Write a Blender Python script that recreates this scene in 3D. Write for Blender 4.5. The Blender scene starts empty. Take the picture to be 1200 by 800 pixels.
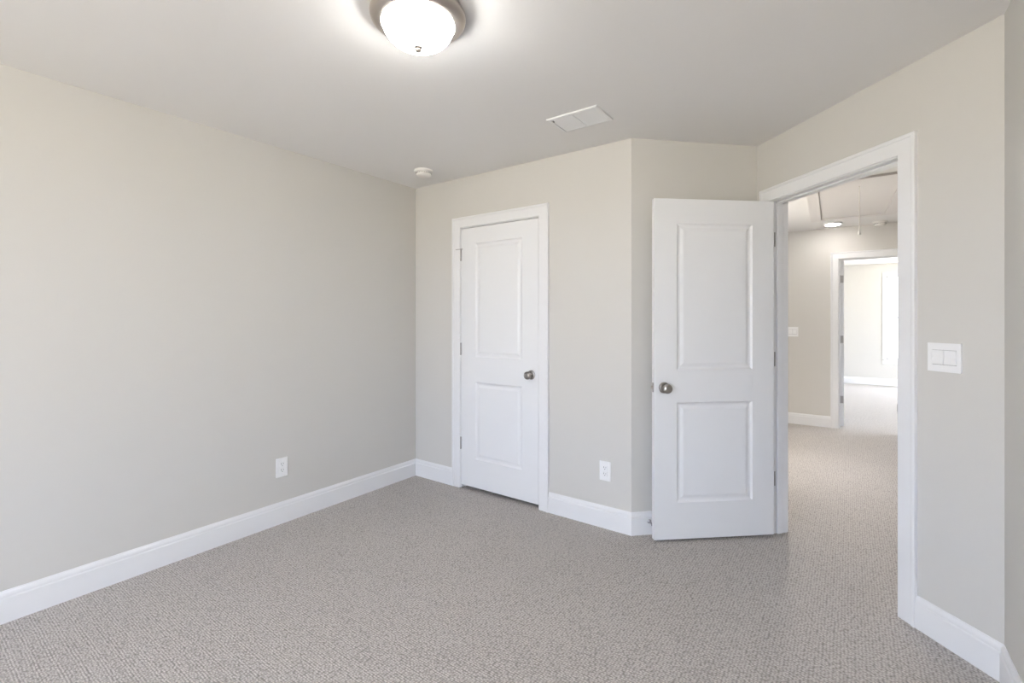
import bpy, bmesh, math
from mathutils import Vector, Matrix

S = bpy.context.scene
COL = S.collection
R = math.radians
H = 2.44            # ceiling height
CAM_H = 1.326

# ---------------------------------------------------------------- camera
cd = bpy.data.cameras.new('camera'); cam = bpy.data.objects.new('camera', cd); COL.objects.link(cam)
cam.location = (0, 0, CAM_H); cam.rotation_euler = (R(90), 0, R(35.7))
cd.sensor_width = 36; cd.lens = 36 * 550 / 1200; cd.shift_y = -26 / 1200; cd.clip_start = 0.02
S.camera = cam
# ---------------------------------------------------------------- world, exposure
S.view_settings.view_transform = 'Standard'; S.view_settings.look = 'None'
S.view_settings.gamma = 1; S.view_settings.use_curve_mapping = False
S.view_settings.exposure = 0.0
w = bpy.data.worlds.new('sky'); S.world = w; w.use_nodes = True
_n = w.node_tree.nodes; _l = w.node_tree.links; _bg = _n['Background']
SKY_C = (0.69, 0.79, 1.0); GROUND_C = (0.84, 0.78, 0.665)
_tc = _n.new('ShaderNodeTexCoord'); _sx = _n.new('ShaderNodeSeparateXYZ'); _rp = _n.new('ShaderNodeValToRGB')
_l.new(_tc.outputs['Generated'], _sx.inputs[0]); _ma = _n.new('ShaderNodeMath'); _ma.operation = 'MULTIPLY_ADD'
_ma.inputs[1].default_value = 0.5; _ma.inputs[2].default_value = 0.5
_l.new(_sx.outputs['Z'], _ma.inputs[0]); _l.new(_ma.outputs[0], _rp.inputs[0])
_rp.color_ramp.elements[0].position = 0.49; _rp.color_ramp.elements[0].color = (*GROUND_C, 1)
_rp.color_ramp.elements[1].position = 0.51; _rp.color_ramp.elements[1].color = (*SKY_C, 1)
_l.new(_rp.outputs[0], _bg.inputs[0]); _bg.inputs[1].default_value = 14.4


def area(name, loc, direction, sx, sy, power, color):
    l = bpy.data.lights.new(name, 'AREA'); l.shape = 'RECTANGLE'; l.size = sx; l.size_y = sy
    l.energy = power; l.color = color
    o = bpy.data.objects.new(name, l); COL.objects.link(o); o.location = loc
    o.rotation_euler = Vector(direction).to_track_quat('-Z', 'Y').to_euler()
    return o


DAY = (0.86, 0.93, 1.0)
area('daylight_far_window', (1.05, 12.25, 1.36), (0, -1, -0.15), 1.2, 1.7, 50, (0.92, 0.98, 1))
area('added_hall_fill', (-1.86, 5.3, 1.5), (1, 0, -0.1), 1.2, 1.2, 26, (1, 0.95, 0.88))  # fill lamp outside the added hall window
area('added_far_side_fill', (4.25, 9.4, 1.5), (-1, 0, -0.1), 2.4, 1.7, 160, (0.92, 0.98, 1))  # fill lamp outside the far room's added side window


# ---------------------------------------------------------------- materials
def mat(name, color, rough=0.5, metal=0.0, bump=None, spec=0.5, var=None):
    m = bpy.data.materials.new(name); m.use_nodes = True
    nt = m.node_tree; b = nt.nodes['Principled BSDF']
    b.inputs['Base Color'].default_value = (*color, 1)
    b.inputs['Roughness'].default_value = rough
    b.inputs['Metallic'].default_value = metal
    b.inputs['Specular IOR Level'].default_value = spec
    tc = nt.nodes.new('ShaderNodeTexCoord')
    if bump:
        n = nt.nodes.new('ShaderNodeTexNoise'); n.inputs['Scale'].default_value = bump[0]; n.inputs['Detail'].default_value = 3
        bp = nt.nodes.new('ShaderNodeBump'); bp.inputs['Strength'].default_value = bump[1]; bp.inputs['Distance'].default_value = bump[2]
        nt.links.new(tc.outputs['Object'], n.inputs['Vector']); nt.links.new(n.outputs['Fac'], bp.inputs['Height'])
        nt.links.new(bp.outputs['Normal'], b.inputs['Normal'])
    if var:
        n = nt.nodes.new('ShaderNodeTexNoise'); n.inputs['Scale'].default_value = var[0]; n.inputs['Detail'].default_value = 2
        mx = nt.nodes.new('ShaderNodeMixRGB'); mx.inputs[1].default_value = (*color, 1)
        mx.inputs[2].default_value = (*[c * var[1] for c in color], 1)
        nt.links.new(tc.outputs['Object'], n.inputs['Vector']); nt.links.new(n.outputs['Fac'], mx.inputs[0])
        nt.links.new(mx.outputs[0], b.inputs['Base Color'])
    return m


WALL = mat('greige_wall_paint', (0.645, 0.628, 0.595), 0.75, bump=(260, 0.12, 0.001), spec=0.3, var=(1.3, 0.985))
CEIL = mat('ceiling_paint', (0.80, 0.785, 0.77), 0.9, bump=(180, 0.15, 0.001), spec=0.2)
TRIM = mat('white_trim_paint', (0.81, 0.812, 0.82), 0.38, bump=(35, 0.03, 0.001))
DOOR = mat('white_door_paint', (0.81, 0.815, 0.825), 0.36, bump=(60, 0.05, 0.001))
NICK = mat('brushed_nickel', (0.52, 0.47, 0.425), 0.32, 1.0, bump=(400, 0.05, 0.0005))
KNOBM = mat('dark_satin_nickel', (0.36, 0.34, 0.32), 0.30, 1.0, bump=(400, 0.05, 0.0005))
STEEL = mat('satin_hinge_steel', (0.44, 0.43, 0.43), 0.4, 1.0)
PLAST = mat('white_plastic', (0.86, 0.86, 0.86), 0.3, bump=(20, 0.01, 0.0005))
PLAS2 = mat('warm_white_plastic', (0.84, 0.82, 0.78), 0.4, bump=(20, 0.01, 0.0005))
DARK = mat('dark_slot', (0.03, 0.03, 0.03), 0.7)
RUBB = mat('black_rubber', (0.04, 0.04, 0.045), 0.7)
VENTM = mat('vent_enamel', (0.80, 0.80, 0.80), 0.4)
CORD = mat('cord_fibre', (0.85, 0.82, 0.76), 0.8, bump=(900, 0.4, 0.001))
HATCH = mat('attic_hatch_paint', (0.74, 0.71, 0.69), 0.6, bump=(40, 0.05, 0.001))


def carpet_mat():
    m = bpy.data.materials.new('loop_pile_carpet'); m.use_nodes = True
    nt = m.node_tree; N = nt.nodes; L = nt.links; b = N['Principled BSDF']
    b.inputs['Roughness'].default_value = 1.0; b.inputs['Specular IOR Level'].default_value = 0.1
    b.inputs['Sheen Weight'].default_value = 0.15
    tc = N.new('ShaderNodeTexCoord')
    # slight wobble of the tuft rows
    nz = N.new('ShaderNodeTexNoise'); nz.inputs['Scale'].default_value = 9; nz.inputs['Detail'].default_value = 2
    L.new(tc.outputs['Object'], nz.inputs['Vector'])
    sc = N.new('ShaderNodeVectorMath'); sc.operation = 'SCALE'; sc.inputs['Scale'].default_value = 0.004
    L.new(nz.outputs['Color'], sc.inputs[0])
    ad = N.new('ShaderNodeVectorMath'); ad.operation = 'ADD'
    L.new(tc.outputs['Object'], ad.inputs[0]); L.new(sc.outputs[0], ad.inputs[1])
    mp = N.new('ShaderNodeMapping'); mp.inputs['Rotation'].default_value = (0, 0, R(0)); mp.inputs['Scale'].default_value = (85, 118, 85)
    L.new(ad.outputs[0], mp.inputs['Vector'])
    vo = N.new('ShaderNodeTexVoronoi'); vo.inputs['Scale'].default_value = 1.0; vo.inputs['Randomness'].default_value = 0.55
    L.new(mp.outputs['Vector'], vo.inputs['Vector'])
    inv = N.new('ShaderNodeMath'); inv.operation = 'SUBTRACT'; inv.inputs[0].default_value = 0.75
    L.new(vo.outputs['Distance'], inv.inputs[1])
    r = N.new('ShaderNodeValToRGB'); r.color_ramp.elements[0].position = 0.0; r.color_ramp.elements[0].color = (0.285, 0.262, 0.243, 1)
    r.color_ramp.elements[1].position = 0.62; r.color_ramp.elements[1].color = (0.65, 0.612, 0.582, 1)
    L.new(inv.outputs[0], r.inputs[0])
    n2 = N.new('ShaderNodeTexNoise'); n2.inputs['Scale'].default_value = 120; n2.inputs['Detail'].default_value = 3
    L.new(tc.outputs['Object'], n2.inputs['Vector'])
    mr = N.new('ShaderNodeMapRange'); mr.inputs[3].default_value = 0.80; mr.inputs[4].default_value = 1.20
    L.new(n2.outputs['Fac'], mr.inputs[0])
    n3 = N.new('ShaderNodeTexNoise'); n3.inputs['Scale'].default_value = 2.2; n3.inputs['Detail'].default_value = 3
    L.new(tc.outputs['Object'], n3.inputs['Vector'])
    m3 = N.new('ShaderNodeMapRange'); m3.inputs[3].default_value = 0.985; m3.inputs[4].default_value = 1.015
    L.new(n3.outputs['Fac'], m3.inputs[0])
    mu = N.new('ShaderNodeMath'); mu.operation = 'MULTIPLY'; L.new(mr.outputs[0], mu.inputs[0]); L.new(m3.outputs[0], mu.inputs[1])
    vs = N.new('ShaderNodeVectorMath'); vs.operation = 'SCALE'
    # grooves between the rows of loops
    wv = N.new('ShaderNodeTexWave'); wv.bands_direction = 'Y'; wv.inputs['Scale'].default_value = 31; wv.inputs['Distortion'].default_value = 1.2
    wv.inputs['Detail'].default_value = 1; wv.inputs['Detail Scale'].default_value = 3
    L.new(ad.outputs[0], wv.inputs['Vector'])
    mw = N.new('ShaderNodeMapRange'); mw.inputs[3].default_value = 0.86; mw.inputs[4].default_value = 1.10
    L.new(wv.outputs['Fac'], mw.inputs[0])
    m2 = N.new('ShaderNodeMath'); m2.operation = 'MULTIPLY'; L.new(mu.outputs[0], m2.inputs[0]); L.new(mw.outputs[0], m2.inputs[1])
    L.new(r.outputs['Color'], vs.inputs[0]); L.new(m2.outputs[0], vs.inputs['Scale'])
    L.new(vs.outputs[0], b.inputs['Base Color'])
    bp = N.new('ShaderNodeBump'); bp.inputs['Strength'].default_value = 0.6; bp.inputs['Distance'].default_value = 0.004
    L.new(inv.outputs[0], bp.inputs['Height']); L.new(bp.outputs['Normal'], b.inputs['Normal'])
    return m


CARPET = carpet_mat()


def glass_mat():
    m = bpy.data.materials.new('window_glass'); m.use_nodes = True
    nt = m.node_tree; nt.nodes.clear()
    o = nt.nodes.new('ShaderNodeOutputMaterial'); mx = nt.nodes.new('ShaderNodeMixShader'); mx.inputs[0].default_value = 0.06
    t = nt.nodes.new('ShaderNodeBsdfTransparent'); g = nt.nodes.new('ShaderNodeBsdfGlossy'); g.inputs['Roughness'].default_value = 0.02
    nt.links.new(t.outputs[0], mx.inputs[1]); nt.links.new(g.outputs[0], mx.inputs[2]); nt.links.new(mx.outputs[0], o.inputs[0])
    return m


GLASS = glass_mat()


def glow_mat(name, color, s_edge, s_face):
    """lit frosted glass: gives off less light towards its rim"""
    m = bpy.data.materials.new(name); m.use_nodes = True
    nt = m.node_tree; b = nt.nodes['Principled BSDF']
    b.inputs['Base Color'].default_value = (0.8, 0.8, 0.78, 1); b.inputs['Roughness'].default_value = 0.25
    b.inputs['Emission Color'].default_value = (*color, 1)
    lw = nt.nodes.new('ShaderNodeLayerWeight'); lw.inputs[0].default_value = 0.35
    mr = nt.nodes.new('ShaderNodeMapRange'); mr.inputs[3].default_value = s_face; mr.inputs[4].default_value = s_edge
    nt.links.new(lw.outputs['Facing'], mr.inputs[0]); nt.links.new(mr.outputs[0], b.inputs['Emission Strength'])
    return m


BOWL = glow_mat('lit_frosted_bowl', (1.0, 0.985, 0.955), 46, 46)
ADDED_LED = glow_mat('added_hall_light_diffuser', (1.0, 0.945, 0.87), 60, 60)  # glow of the extra hall light added out of view
LED = glow_mat('lit_hall_diffuser', (1.0, 0.95, 0.92), 52, 52)


# ---------------------------------------------------------------- mesh helpers
def box(bm, x0, x1, y0, y1, z0, z1, bev=0):
    g = bmesh.ops.create_cube(bm, size=1)['verts']
    for v in g:
        v.co = Vector(((x0 + x1) / 2 + v.co.x * (x1 - x0), (y0 + y1) / 2 + v.co.y * (y1 - y0), (z0 + z1) / 2 + v.co.z * (z1 - z0)))
    if bev:
        es = list({e for v in g for e in v.link_edges})
        bmesh.ops.bevel(bm, geom=es, offset=bev, segments=2, affect='EDGES', profile=0.5)


def lathe(bm, prof, M=None, n=48):
    """prof: (radius, height) pairs around local Z; M places it."""
    M = M or Matrix()
    rings = []
    for r, z in prof:
        if r < 1e-6:
            rings.append([bm.verts.new(M @ Vector((0, 0, z)))])
        else:
            rings.append([bm.verts.new(M @ Vector((r * math.cos(2 * math.pi * i / n), r * math.sin(2 * math.pi * i / n), z))) for i in range(n)])
    for a, b in zip(rings, rings[1:]):
        for i in range(n):
            j = (i + 1) % n
            if len(a) == 1 and len(b) == 1: continue
            if len(a) == 1: bm.faces.new((a[0], b[j], b[i]))
            elif len(b) == 1: bm.faces.new((a[i], a[j], b[0]))
            else: bm.faces.new((a[i], a[j], b[j], b[i]))
    for ring in (rings[0], rings[-1]):
        if len(ring) > 1: bm.faces.new(ring)


def toward(loc, axis):
    """matrix whose local Z points along axis"""
    return Matrix.Translation(loc) @ Vector(axis).to_track_quat('Z', 'Y').to_matrix().to_4x4()


def obj(name, bm, m, parent=None, smooth=False, bevel=0):
    bmesh.ops.recalc_face_normals(bm, faces=bm.faces)
    me = bpy.data.meshes.new(name); bm.to_mesh(me); bm.free()
    me.materials.append(m)
    o = bpy.data.objects.new(name, me); COL.objects.link(o)
    if parent: o.parent = parent
    if smooth:
        for p in me.polygons: p.use_smooth = True
        me.set_sharp_from_angle(angle=R(38))
    if bevel:
        b = o.modifiers.new('bevel', 'BEVEL'); b.width = bevel; b.segments = 2; b.limit_method = 'ANGLE'; b.angle_limit = R(35)
    return o


def place(o, frame, x=0, y=0, z=0):
    (px, py), rz = frame
    c, s = math.cos(rz), math.sin(rz)
    o.location = (px + c * x - s * y, py + s * x + c * y, z); o.rotation_euler = (0, 0, rz)
    return o


def empty(name, frame, x=0, y=0, z=0):
    o = bpy.data.objects.new(name, None); o.empty_display_size = 0.05; COL.objects.link(o)
    return place(o, frame, x, y, z)


def tag(o, label, cat=None, group=None, kind=None):
    if label: o['label'] = label
    if cat: o['category'] = cat
    if group: o['group'] = group
    if kind: o['kind'] = kind
    return o


# ---------------------------------------------------------------- frames: x right along the wall, y into the wall
XL, YC, XR, YB = -3.005, 2.774, 0.460, -2.40
B_ = (-1.089, 2.774); C_ = (-0.482, 3.381); D_ = (0.460, 2.439)
LEN_BC = math.dist(B_, C_); LEN_CD = math.dist(C_, D_)
F_LEFT = ((XL, 0), R(90)); F_CLOSET = ((XL, YC), 0); F_ANG = (B_, R(45)); F_DOOR = (C_, R(-45))
F_RIGHT = (D_, R(-90)); F_REAR = ((XR, YB), R(180))
YH = 6.94; F_HALL = ((0, YH), 0)
YF = 12.0; F_FAR = ((0, YF), 0)
TH = 0.115


def wall(name, frame, x0, x1, label, openings=(), m=None):
    """openings: (x0, x1, z0, z1)"""
    bm = bmesh.new()
    xs = x0
    for a, b, za, zb in sorted(openings):
        box(bm, xs, a, 0, TH, 0, H)
        if za > 0: box(bm, a, b, 0, TH, 0, za)
        box(bm, a, b, 0, TH, zb, H)
        xs = b
    box(bm, xs, x1, 0, TH, 0, H)
    bmesh.ops.remove_doubles(bm, verts=bm.verts, dist=1e-5)
    o = place(obj(name, bm, m or WALL), frame)
    return tag(o, label, 'wall', kind='structure')


# door openings in their wall's own x
CL0, CL1, CLT = 0.518 - 0.0, 1.242, 2.041          # closet jamb faces
ML0, ML1, MLT = 0.124, 0.934, 2.052                # hall door jamb faces
HL0, HL1, HLT = -0.100, 0.672, 2.052               # far room door jamb faces
J = 0.018

wall('wall_left', F_LEFT, YB - TH, 4.62, 'plain greige wall on the left with one outlet low down')
wall('wall_closet', F_CLOSET, 0, 1.916, 'greige wall around the closed white closet door', [(CL0 - J, CL1 + J, 0, CLT + J)])
wall('wall_angled', F_ANG, 0, LEN_BC + TH, 'short angled greige wall behind the open door')
wall('wall_door', F_DOOR, -1.62, LEN_CD + 0.05, 'angled greige wall holding the open doorway and the double switch', [(ML0 - J, ML1 + J, 0, MLT + J)])
wall('wall_right', F_RIGHT, -0.02, 2.439 - YB + TH, 'greige wall at the right edge past the light switch')
wall('wall_rear', F_REAR, 0, XR - XL, 'wall behind the camera with an added wide window', [(0.12, 2.40, 0.45, 2.20)])
wall('wall_closet_rear', ((XL, 4.50), 0), 0, 1.45, 'back wall of the closet')
wall('wall_hall_left', ((-1.62, 0), R(90)), 4.50, YH, 'left side wall of the hall', [(4.75, 5.85, 0.9, 2.1)])
wall('wall_hall_far', F_HALL, -1.74, 3.0, 'warm lit hall wall around the far doorway', [(HL0 - J, HL1 + J, 0, HLT + J)])
wall('wall_hall_right', ((2.7, 0), R(-90)), -YH, -2.1, 'right end wall of the hall')
wall('wall_hall_near', ((2.7, 2.2), R(180)), 0, 2.2, 'near wall of the hall')
wall('wall_far_room_back', F_FAR, -1.4, 4.1, 'bright far wall of the room across the hall', [(0.600, 1.50, 0.52, 2.20)])
wall('wall_far_room_left', ((-1.3, 0), R(90)), YH + TH, YF, 'left wall of the bright room across the hall')
wall('wall_far_room_right', ((4.0, 0), R(-90)), -YF, -(YH + TH), 'right wall of the bright room across the hall', [(-10.5, -8.3, 0.7, 2.1)])

bm = bmesh.new(); box(bm, -3.3, 4.3, -2.7, 12.3, -0.12, 0)
tag(obj('floor', bm, CARPET), 'grey beige loop pile carpet', 'floor', kind='structure')
bm = bmesh.new(); box(bm, -3.3, 4.3, -2.7, 12.3, H, H + 0.12)
tag(obj('ceiling', bm, CEIL), 'smooth off white ceiling', 'ceiling', kind='structure')

# ---------------------------------------------------------------- baseboards
BASE = [(0, 0), (.014, 0), (.014, .104), (.0125, .108), (.0105, .110), (.0105, .121), (.0085, .128), (.0045, .134), (.003, .139), (0, .139)]


def baseboard(name, frame, runs, label):
    """runs: (x0, x1, k0, k1), k = how far the front edge is pulled in per unit of depth at each end"""
    bm = bmesh.new()
    for x0, x1, k0, k1 in runs:
        a = [bm.verts.new((x0 + k0 * d, -d, z)) for d, z in BASE]
        b = [bm.verts.new((x1 - k1 * d, -d, z)) for d, z in BASE]
        n = len(BASE)
        for i in range(n):
            j = (i + 1) % n
            bm.faces.new((a[i], b[i], b[j], a[j]))
        bm.faces.new(a); bm.faces.new(b)
    o = place(obj(name, bm, TRIM), frame)
    return tag(o, label, 'baseboard', kind='structure')


CW = 0.080   # casing width
K = math.tan(R(22.5))
baseboard('baseboard_left', F_LEFT, [(YB, YC, 1, 1)], 'white baseboard along the left wall')
baseboard('baseboard_closet', F_CLOSET, [(0, CL0 - .005 - CW, 1, 0), (CL1 + .005 + CW, 1.916, 0, -K)], 'white baseboard on both sides of the closet door')
baseboard('baseboard_angled', F_ANG, [(0, LEN_BC, -K, 1)], 'white baseboard behind the open door')
baseboard('baseboard_door', F_DOOR, [(0, ML0 - .005 - CW, 1, 0), (ML1 + .005 + CW, LEN_CD, 0, K)], 'white baseboard right of the open doorway')
baseboard('baseboard_right', F_RIGHT, [(0, 2.439 - YB, K, 1)], 'white baseboard at the bottom right edge')
baseboard('baseboard_rear', F_REAR, [(0, XR - XL, 1, 1)], 'white baseboard behind the camera')
baseboard('baseboard_hall', F_HALL, [(-1.62, HL0 - .005 - CW, 1, 0), (HL1 + .005 + CW, 2.7, 0, 1)], 'cream lit baseboard on the far hall wall')
baseboard('baseboard_far_room', F_FAR, [(-1.3, 4.0, 1, 1)], 'white baseboard in the bright room across the hall')

# ---------------------------------------------------------------- casings and jambs
CAS = [(0, 0), (0, .009), (.003, .0115), (.008, .012), (.058, .0135), (.062, .013), (.064, .017), (.069, .0185), (.077, .0185), (.080, .016), (.080, 0)]


def casing_bm(x0, x1, zt, face_y=0, sgn=-1):
    bm = bmesh.new(); loops = []
    for w_, d in CAS:
        y = face_y + sgn * d
        loops.append([bm.verts.new(p) for p in ((x0 - w_, y, 0), (x0 - w_, y, zt + w_), (x1 + w_, y, zt + w_), (x1 + w_, y, 0))])
    n = len(loops)
    for i in range(n):
        a, b = loops[i], loops[(i + 1) % n]
        for k in range(3): bm.faces.new((a[k], a[k + 1], b[k + 1], b[k]))
    bm.faces.new([l[0] for l in loops]); bm.faces.new([l[3] for l in loops])
    return bm


def door_frame(name, frame, x0, x1, zt, stop_y, label):
    e = tag(empty(name, frame), label, 'door frame', kind='structure')
    obj('casing', casing_bm(x0 - .005, x1 + .005, zt + .005), TRIM, e)
    obj('casing', casing_bm(x0 - .005, x1 + .005, zt + .005, TH, 1), TRIM, e)
    bm = bmesh.new()
    box(bm, x0 - J, x0, 0, TH, 0, zt + J); box(bm, x1, x1 + J, 0, TH, 0, zt + J); box(bm, x0, x1, 0, TH, zt, zt + J)
    obj('jamb', bm, TRIM, e)
    bm = bmesh.new(); a, b = stop_y
    box(bm, x0, x0 + .010, a, b, 0, zt, .002); box(bm, x1 - .010, x1, a, b, 0, zt, .002); box(bm, x0, x1, a, b, zt - .010, zt, .002)
    obj('door_stop_strip', bm, TRIM, e)
    return e


door_frame('trim_1', F_CLOSET, CL0, CL1, CLT, (.040, .075), 'white casing and jamb around the closet door')
tr2 = door_frame('trim_2', F_DOOR, ML0, ML1, MLT, (.040, .075), 'white casing and jamb of the open doorway to the hall')
door_frame('trim_3', F_HALL, HL0, HL1, HLT, (.040, .075), 'white casing and jamb of the far doorway across the hall')
bm = bmesh.new(); box(bm, ML1 - .0015, ML1 + .001, .004, .034, .90, .958); box(bm, ML1 - .0025, ML1 + .001, -.005, .006, .912, .946, .001)
tag(obj('strike_plate', bm, STEEL, tr2), 'metal strike plate')


# ---------------------------------------------------------------- panel doors
def leaf_bm(wd, ht, th, mx=0.140, zs=(.217, .815, 1.008, 1.885)):
    bm = bmesh.new()
    X = [0, mx, wd - mx, wd]; Z = [0, *zs, ht]
    rings = [(0, 0), (.004, .0035), (.010, .0075), (.016, .009), (.024, .009), (.040, .0035), (.044, .003)]
    side = {}
    for s, yf in ((1, 0.0), (-1, th)):
        g = {(i, k): bm.verts.new((X[i], yf, Z[k])) for i in range(4) for k in range(6)}
        side[s] = g
        for i in range(3):
            for k in range(5):
                q = [g[i, k], g[i + 1, k], g[i + 1, k + 1], g[i, k + 1]]
                if i == 1 and k in (1, 3):
                    prev = q
                    for off, dep in rings[1:]:
                        y = yf + s * dep
                        nx = [bm.verts.new(p) for p in ((X[1] + off, y, Z[k] + off), (X[2] - off, y, Z[k] + off), (X[2] - off, y, Z[k + 1] - off), (X[1] + off, y, Z[k + 1] - off))]
                        for a in range(4):
                            b = (a + 1) % 4
                            bm.faces.new((prev[a], prev[b], nx[b], nx[a]))
                        prev = nx
                    bm.faces.new(prev)
                else:
                    bm.faces.new(q)
    f, b = side[1], side[-1]
    for i in range(3):
        for k in (0, 5): bm.faces.new((f[i, k], f[i + 1, k], b[i + 1, k], b[i, k]))
    for k in range(5):
        for i in (0, 3): bm.faces.new((f[i, k], f[i, k + 1], b[i, k + 1], b[i, k]))
    return bm


ROSE = [(.033, 0), (.033, .003), (.031, .007), (.024, .010), (.015, .011)]
KNOB = [(.0115, .009), (.0115, .026), (.016, .031), (.0235, .036), (.0275, .043), (.0285, .050), (.0270, .057), (.0225, .0625), (.0150, .0655), (.0140, .0645), (.0060, .0650), (0, .0650)]


def add_knob(parent, x, z, y, sgn):
    bm = bmesh.new(); lathe(bm, KNOB, toward((x, y, z), (0, sgn, 0)))
    k = tag(obj('knob', bm, KNOBM, parent, True), 'round brushed nickel door knob')
    bm = bmesh.new(); lathe(bm, ROSE, toward((x, y, z), (0, sgn, 0)))
    obj('rose', bm, KNOBM, k, True)
    return k


def make_door(name, frame, hx, hy, z0, wd, ht, label, swing=0, mirror=False, hz=(.325, 1.065, 1.805), back=False):
    """hinge edge at local x=0, room face y=0; swing turns it about the pivot"""
    e = empty(name, frame, hx, hy, z0)
    e.rotation_euler[2] += swing
    tag(e, label, 'door', kind='structure')
    th = .035
    l = obj('leaf', leaf_bm(wd, ht, th), DOOR, e, bevel=.0012)
    kz = .905
    add_knob(l, wd - .060, kz, 0, -1); add_knob(l, wd - .060, kz, th, 1)
    bm = bmesh.new(); box(bm, wd - .001, wd + .0012, .0065, .0285, kz - .028, kz + .028)
    lp = tag(obj('latch_plate', bm, STEEL, l), 'metal latch plate on the door edge')
    bm = bmesh.new()
    for z_ in (-.021, .021): lathe(bm, [(.0035, 0), (.0028, .001), (0, .0012)], toward((wd + .001, .0175, kz + z_), (1, 0, 0)), 12)
    box(bm, wd, wd + .011, .0115, .0235, kz - .009, kz + .009, .002)
    obj('latch_bolt', bm, NICK, lp)
    for z in hz:
        bm = bmesh.new()
        M = Matrix.Translation((-.0035, th + .0065 if back else -.0065, z - .0445))
        lathe(bm, [(0, -.005), (.0045, -.004), (.0065, 0), (.0065, .028)], M, 20)
        lathe(bm, [(.0060, .0285), (.0065, .029), (.0065, .060), (.0060, .0605)], M, 20)
        lathe(bm, [(.0065, .061), (.0065, .089), (.0050, .093), (0, .094)], M, 20)
        box(bm, -.0020, .0008, *((.004, .039) if back else (-.004, .030)), z - .0445, z + .0445)
        tag(obj('hinge', bm, STEEL, e, True), 'grey metal butt hinge')
    return e


closet = make_door('door_1', F_CLOSET, CL0 + .0035, .001, .028, .7175, 2.008,
                   'closed white two panel closet door with nickel knob on its right')
# hinge pin stop on the top hinge
bm = bmesh.new()
box(bm, -.050, .004, -.016, -.011, 1.846, 1.852, .001)
lathe(bm, [(.003, 0), (.003, .016), (.007, .016), (.007, .020), (0, .021)], toward((-.047, -.013, 1.849), (0, 1, 0)), 16)
lathe(bm, [(.0095, 0), (.0095, .005)], Matrix.Translation((-.0035, -.0065, 1.8455)), 20)
box(bm, .010, .013, -.014, -.003, 1.846, 1.852)
tag(obj('hinge_pin_stop', bm, STEEL, closet), 'small metal stop arm on the top hinge')

SW = -R(93.4)
main = make_door('door_2', F_DOOR, ML0 + .006, -.008, .015, .758, 2.030,
                 'white two panel door standing open beside the hall doorway', swing=SW)
far = make_door('door_3', F_HALL, HL0 + .047, TH + .004, .015, .715, 2.030,
                'white door across the hall, open and seen edge on', swing=R(97), back=True)
# hinge leaves let into the jamb of the open doorway
for z in (.340, 1.080, 1.820):
    bm = bmesh.new(); box(bm, ML0 - .001, ML0 + .0012, .002, .031, z - .0445, z + .0445)
    tag(obj('hinge_leaf', bm, STEEL, tr2), 'grey metal hinge leaf let into the jamb')


# ---------------------------------------------------------------- windows
def window(name, frame, x0, x1, z0, z1, label, mullions=1):
    e = tag(empty(name, frame), label, 'window', kind='structure')
    bm = bmesh.new(); y0, y1 = .065, .105
    f = .035
    box(bm, x0, x0 + f, y0, y1, z0, z1, .002); box(bm, x1 - f, x1, y0, y1, z0, z1, .002)
    box(bm, x0, x1, y0, y1, z0, z0 + f, .002); box(bm, x0, x1, y0, y1, z1 - f, z1, .002)
    for i in range(mullions):
        xm = x0 + (x1 - x0) * (i + 1) / (mullions + 1); box(bm, xm - .02, xm + .02, y0, y1, z0, z1, .002)
    zm = (z0 + z1) / 2; box(bm, x0, x1, y0 + .005, y1 - .005, zm - .018, zm + .018, .002)
    fr = obj('window_frame', bm, TRIM, e)
    bm = bmesh.new(); box(bm, x0 + .02, x1 - .02, .083, .087, z0 + .02, z1 - .02)
    obj('pane', bm, GLASS, fr)
    bm = bmesh.new(); box(bm, x0 - .03, x1 + .03, -.03, .065, z0 - .022, z0, .004)
    obj('window_sill', bm, TRIM, e)
    bm = bmesh.new()
    for a, b, c, d in ((x0 - .06, x0, z0, z1 + .06), (x1, x1 + .06, z0, z1 + .06), (x0, x1, z1, z1 + .06), (x0 - .06, x1 + .06, z0 - .09, z0 - .022)):
        box(bm, a, b, -.014, 0, c, d, .002)
    obj('window_casing', bm, TRIM, e)
    return e


window('window_1', F_REAR, .12, 2.40, .45, 2.20, 'unseen wide window added behind the camera for daylight', 1)  # added out of view to let daylight into the room
window('window_2', F_FAR, .600, 1.50, .52, 2.20, 'tall bright window in the room across the hall', 0)
window('added_window_4', ((-1.62, 0), R(90)), 4.75, 5.85, .9, 2.1, 'unseen window added in the left side of the hall to light it', 0)  # out of view, added only to light the hall
window('added_window_3', ((4.0, 0), R(-90)), -10.5, -8.3, .7, 2.1, 'unseen side window added to brighten the room across the hall', 1)  # out of view, added as more light for the far room

# ---------------------------------------------------------------- ceiling light
F0 = ((0, 0), 0)
lamp = tag(empty('ceiling_light', F0, -1.269, 1.184, H), 'round flush ceiling light with a lit frosted bowl in a nickel ring', 'ceiling light')
bm = bmesh.new()
lathe(bm, [(.160, 0), (.164, -.004), (.170, -.016), (.171, -.022), (.169, -.030), (.162, -.039), (.152, -.046), (.140, -.050), (.132, -.050), (.129, -.046), (.129, -.025), (0, -.024)], n=96)
obj('ring', bm, NICK, lamp, True)
bm = bmesh.new(); pr = []
for i in range(15):
    a = i / 14 * math.pi / 2
    pr.append((.1285 * math.cos(a) ** .86, -.042 - .086 * math.sin(a)))
pr[-1] = (0, -.128)
lathe(bm, pr, n=96)
tag(obj('glass_bowl', bm, BOWL, lamp, True), 'lit white frosted glass bowl')
bm = bmesh.new(); lathe(bm, [(0, -.125), (.015, -.1262), (.0155, -.130), (.012, -.133), (.009, -.135), (.0115, -.139), (.0105, -.143), (.006, -.147), (0, -.148)], n=32)
tag(obj('finial', bm, NICK, lamp, True), 'small nickel finial')


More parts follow.
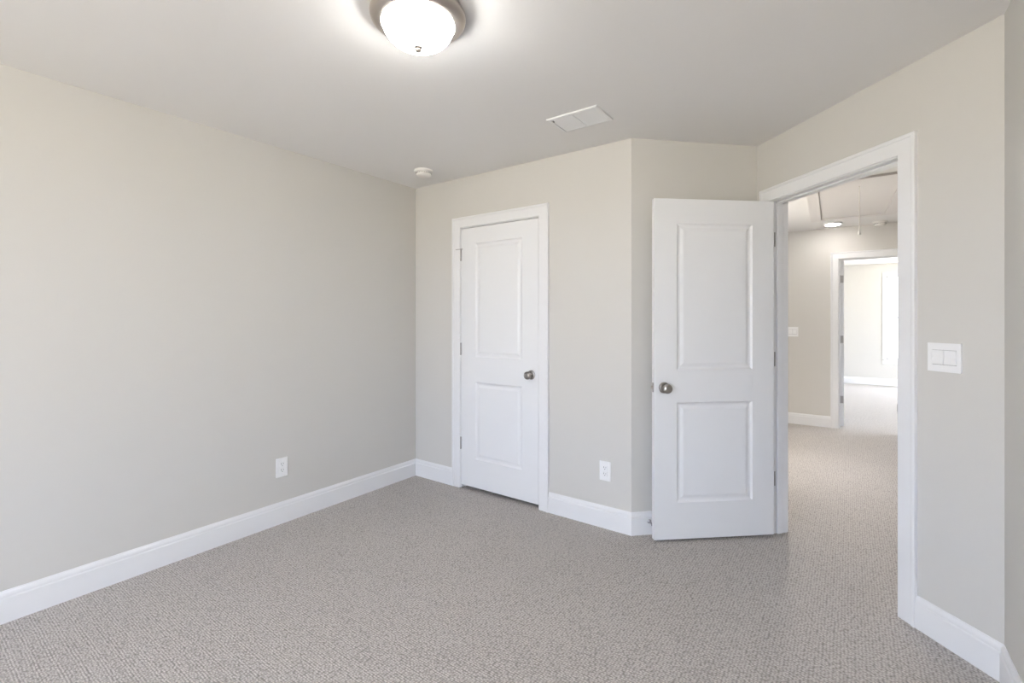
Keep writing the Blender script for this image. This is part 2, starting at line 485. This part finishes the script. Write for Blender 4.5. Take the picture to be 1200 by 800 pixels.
# ---------------------------------------------------------------- smoke detectors
def smoke(x, y, label, k=1.0):
    e = tag(empty('smoke_detector', F0, x, y, H), label, 'smoke detector')
    bm = bmesh.new(); lathe(bm, [(.070 * k, 0), (.070 * k, -.009), (.067 * k, -.014), (.058 * k, -.015)], n=48)
    obj('base', bm, PLAS2, e, True)
    bm = bmesh.new(); lathe(bm, [(.053 * k, -.013), (.053 * k, -.017), (.056 * k, -.019), (.056 * k, -.030), (.050 * k, -.040), (.040 * k, -.046), (.018 * k, -.049), (.018 * k, -.047), (0, -.047)], n=48)
    b = obj('cover', bm, PLAS2, e, True)
    bm = bmesh.new()
    for i in range(28):
        a = 2 * math.pi * i / 28
        M = Matrix.Rotation(a, 4, 'Z') @ Matrix.Translation((.0562 * k, 0, -.0245))
        g = bmesh.ops.create_cube(bm, size=1, matrix=M @ Matrix.Diagonal((.002, .006, .007, 1)))
    obj('grille_slots', bm, DARK, b)
    return e


smoke(-2.590, 2.470, 'round white smoke detector on the ceiling near the far left corner')
smoke(0.286, 6.80, 'dim round detector on the hall ceiling beside the lit disc light')

# ---------------------------------------------------------------- ceiling vent
v = tag(empty('ceiling_vent', F0, -1.220, 2.342, H), 'white rectangular ceiling vent with two louvre banks', 'vent')
W2, D2 = .152, .106
bm = bmesh.new()
o_, i_ = [(-W2, -D2), (W2, -D2), (W2, D2), (-W2, D2)], [(-W2 + .020, -D2 + .018), (W2 - .020, -D2 + .018), (W2 - .020, D2 - .018), (-W2 + .020, D2 - .018)]
lv = [[bm.verts.new((x, y, z)) for x, y in pts] for pts, z in
      ((o_, 0), (o_, -.003), ([(x * .985, y * .98) for x, y in o_], -.007), (i_, -.010), (i_, -.001))]
for a, b in zip(lv, lv[1:]):
    for k in range(4): bm.faces.new((a[k], a[(k + 1) % 4], b[(k + 1) % 4], b[k]))
box(bm, -.004, .004, -D2 + .018, D2 - .018, -.0095, -.002)
obj('frame', bm, VENTM, v)
bm = bmesh.new(); box(bm, -W2 + .018, W2 - .018, -D2 + .016, D2 - .016, -.0015, -.0005)
tag(obj('duct_backing', bm, mat('vent_backing', (.35, .35, .35), .8), v), 'grey backing behind the louvres')
for s in (-1, 1):
    bm = bmesh.new(); x0, x1 = (.004, W2 - .020) if s > 0 else (-W2 + .020, -.004)
    for i in range(14):
        y = -D2 + .024 + i * (2 * D2 - .048) / 13
        g = bmesh.ops.create_cube(bm, size=1)['verts']
        M = Matrix.Translation(((x0 + x1) / 2, y, -.006)) @ Matrix.Rotation(-R(24), 4, 'X') @ Matrix.Diagonal((x1 - x0, .0125, .001, 1))
        for q in g: q.co = M @ q.co
    obj('louvre_bank', bm, VENTM, v)
bm = bmesh.new(); box(bm, -W2 + .028, -W2 + .033, -.085, -.070, -.016, -.006, .001)
obj('damper_lever', bm, STEEL, v)


# ---------------------------------------------------------------- outlets and switches
def screw(parent, x, z, y):
    bm = bmesh.new(); lathe(bm, [(.0035, 0), (.003, .001), (0, .0013)], toward((x, y, z), (0, -1, 0)), 16)
    return obj('screw', bm, PLAST, parent, True)


def outlet(frame, x, z, label):
    e = tag(empty('wall_outlet', frame, x, 0, z), label, 'outlet')
    bm = bmesh.new(); box(bm, -.0385, .0385, -.006, 0, -.062, .062, .0025)
    obj('cover_plate', bm, PLAST, e)
    for s in (1, -1):
        bm = bmesh.new(); zc = s * .0195
        box(bm, -.0168, .0168, -.0085, -.005, zc - .0145, zc + .0145, .003)
        rc = obj('receptacle', bm, PLAST, e)
        bm = bmesh.new()
        box(bm, -.0078, -.0054, -.0089, -.0080, zc - .001, zc + .009); box(bm, .0054, .0076, -.0089, -.0080, zc - .000, zc + .008)
        lathe(bm, [(.0026, 0), (.0026, .0009)], toward((0, -.0080, zc - .0075), (0, -1, 0)), 12)
        tag(obj('slot', bm, DARK, rc), 'dark plug slots')
    screw(e, 0, 0, -.006)
    return e


outlet(F_LEFT, 1.609, .363, 'white wall outlet low on the left wall')
outlet(F_CLOSET, 1.744, .362, 'white wall outlet right of the closet door')


def switch(frame, x, z, wd, ht, label):
    e = tag(empty('light_switch', frame, x, 0, z), label, 'light switch')
    bm = bmesh.new(); pw = wd * .375; ph = ht * .26; t = -.0065
    # plate with a rectangular opening
    for a, b, c, d in ((-wd / 2, wd / 2, ph, ht / 2), (-wd / 2, wd / 2, -ht / 2, -ph), (-wd / 2, -pw, -ph, ph), (pw, wd / 2, -ph, ph)):
        box(bm, a, b, t, 0, c, d)
    bmesh.ops.remove_doubles(bm, verts=bm.verts, dist=1e-5)
    obj('cover_plate', bm, PLAST, e)
    bm = bmesh.new(); box(bm, -pw, pw, -.002, -.0005, -ph, ph); obj('opening', bm, mat('switch_gap', (.25, .25, .25), .7), e)
    for s in (-1, 1):
        bm = bmesh.new()
        x0, x1 = (.0010, pw - .0012) if s > 0 else (-pw + .0012, -.0010)
        a, b, c = ph - .0012, 0, -ph + .0022
        sec = [(-.002, a), (-.0075, a), (-.0065, b), (-.0105, c), (-.002, c)]
        l = [bm.verts.new((x0, y, z_)) for y, z_ in sec]; r_ = [bm.verts.new((x1, y, z_)) for y, z_ in sec]
        bm.faces.new(l); bm.faces.new(r_)
        for i in range(5): bm.faces.new((l[i], l[(i + 1) % 5], r_[(i + 1) % 5], r_[i]))
        obj('rocker', bm, PLAST, e, bevel=.0006)
    return e


switch(F_DOOR, 1.130, 1.170, .127, .117, 'white double rocker light switch right of the open doorway')
switch(F_HALL, -.585, 1.168, .122, .122, 'white light switch on the hall wall seen through the doorway')

# ---------------------------------------------------------------- baseboard door stop
ds = tag(empty('door_stop', F_ANG, .110, -.013, .082), 'small dark metal door stop on the baseboard behind the open door', 'door stop')
bm = bmesh.new(); lathe(bm, [(.013, 0), (.013, .003), (.008, .007), (.0055, .009), (.0055, .052), (.0075, .053)], toward((0, 0, 0), (0, -1, 0)), 24)
obj('rod', bm, STEEL, ds, True)
bm = bmesh.new(); lathe(bm, [(.0095, .052), (.0105, .054), (.0105, .064), (.008, .067), (0, .0675)], toward((0, 0, 0), (0, -1, 0)), 24)
tag(obj('rubber_tip', bm, RUBB, ds, True), 'black rubber tip')

# ---------------------------------------------------------------- hall ceiling
hx0, hx1, hy0, hy1 = -.372, .372, -.93, .80
ah = tag(empty('attic_hatch', F0, .043, 5.50, H), 'rectangular attic hatch with a trim frame in the hall ceiling', 'attic hatch')
bm = bmesh.new(); fw = .095
for a, b, c, d in ((hx0, hx0 + fw, hy0, hy1), (hx1 - fw, hx1, hy0, hy1), (hx0 + fw, hx1 - fw, hy0, hy0 + fw), (hx0 + fw, hx1 - fw, hy1 - fw, hy1)):
    box(bm, a, b, c, d, -.018, 0)
ah.rotation_euler[2] = R(1.5)
obj('frame', bm, HATCH, ah)
bm = bmesh.new(); box(bm, hx0 + fw + .004, hx1 - fw - .004, hy0 + fw + .004, hy1 - fw - .004, -.012, -.002)
obj('panel', bm, HATCH, ah)
bm = bmesh.new(); box(bm, hx0 + fw, hx1 - fw, hy0 + fw, hy1 - fw, -.002, -.0005)
tag(obj('shadow_gap', bm, mat('gap_wood', (.42, .37, .34), .8), ah), 'dark gap around the hatch panel')
cx_, cy_ = .008, -.652
bm = bmesh.new(); lathe(bm, [(.0028, -.012), (.0028, -.385)], Matrix.Translation((cx_, cy_, 0)), 10)
lathe(bm, [(.006, -.012), (.006, -.017)], Matrix.Translation((cx_, cy_, 0)), 16)
pc = tag(obj('pull_cord', bm, CORD, ah, True), 'thin white pull cord')
bm = bmesh.new(); lathe(bm, [(0, -.375), (.005, -.378), (.009, -.390), (.0105, -.402), (.007, -.412), (0, -.415)], Matrix.Translation((cx_, cy_, 0)), 20)
obj('cord_knob', bm, PLAS2, pc, True)



def disc_light(x, y, m, label, beam=0):
    hl = tag(empty('ceiling_light', F0, x, y, H), label, 'ceiling light')
    bm = bmesh.new(); lathe(bm, [(.092, 0), (.092, -.008), (.088, -.014), (.076, -.016), (.076, -.012), (0, -.012)], n=48)
    obj('trim_ring', bm, PLAST, hl, True)
    bm = bmesh.new(); lathe(bm, [(.076, -.012), (.074, -.018), (.060, -.024), (.030, -.027), (0, -.028)], n=48)
    tag(obj('diffuser', bm, m, hl, True), 'lit white diffuser')
    if beam:    # spot added under the unseen hall light to brighten the floor
        l = bpy.data.lights.new('added_hall_beam', 'SPOT'); l.energy = beam; l.color = (1.0, 0.93, 0.86)
        l.spot_size = R(112); l.spot_blend = 0.35; l.shadow_soft_size = 0.07
        b = bpy.data.objects.new('added_hall_beam', l); COL.objects.link(b); b.location = (x, y, H - .035)


disc_light(-.155, 6.60, LED, 'small lit disc light on the hall ceiling')
disc_light(-.47, 4.85, ADDED_LED, 'unseen disc light added to brighten the hall, left of the open doorway', 120)  # extra light out of view, added to brighten hall and doorway floor
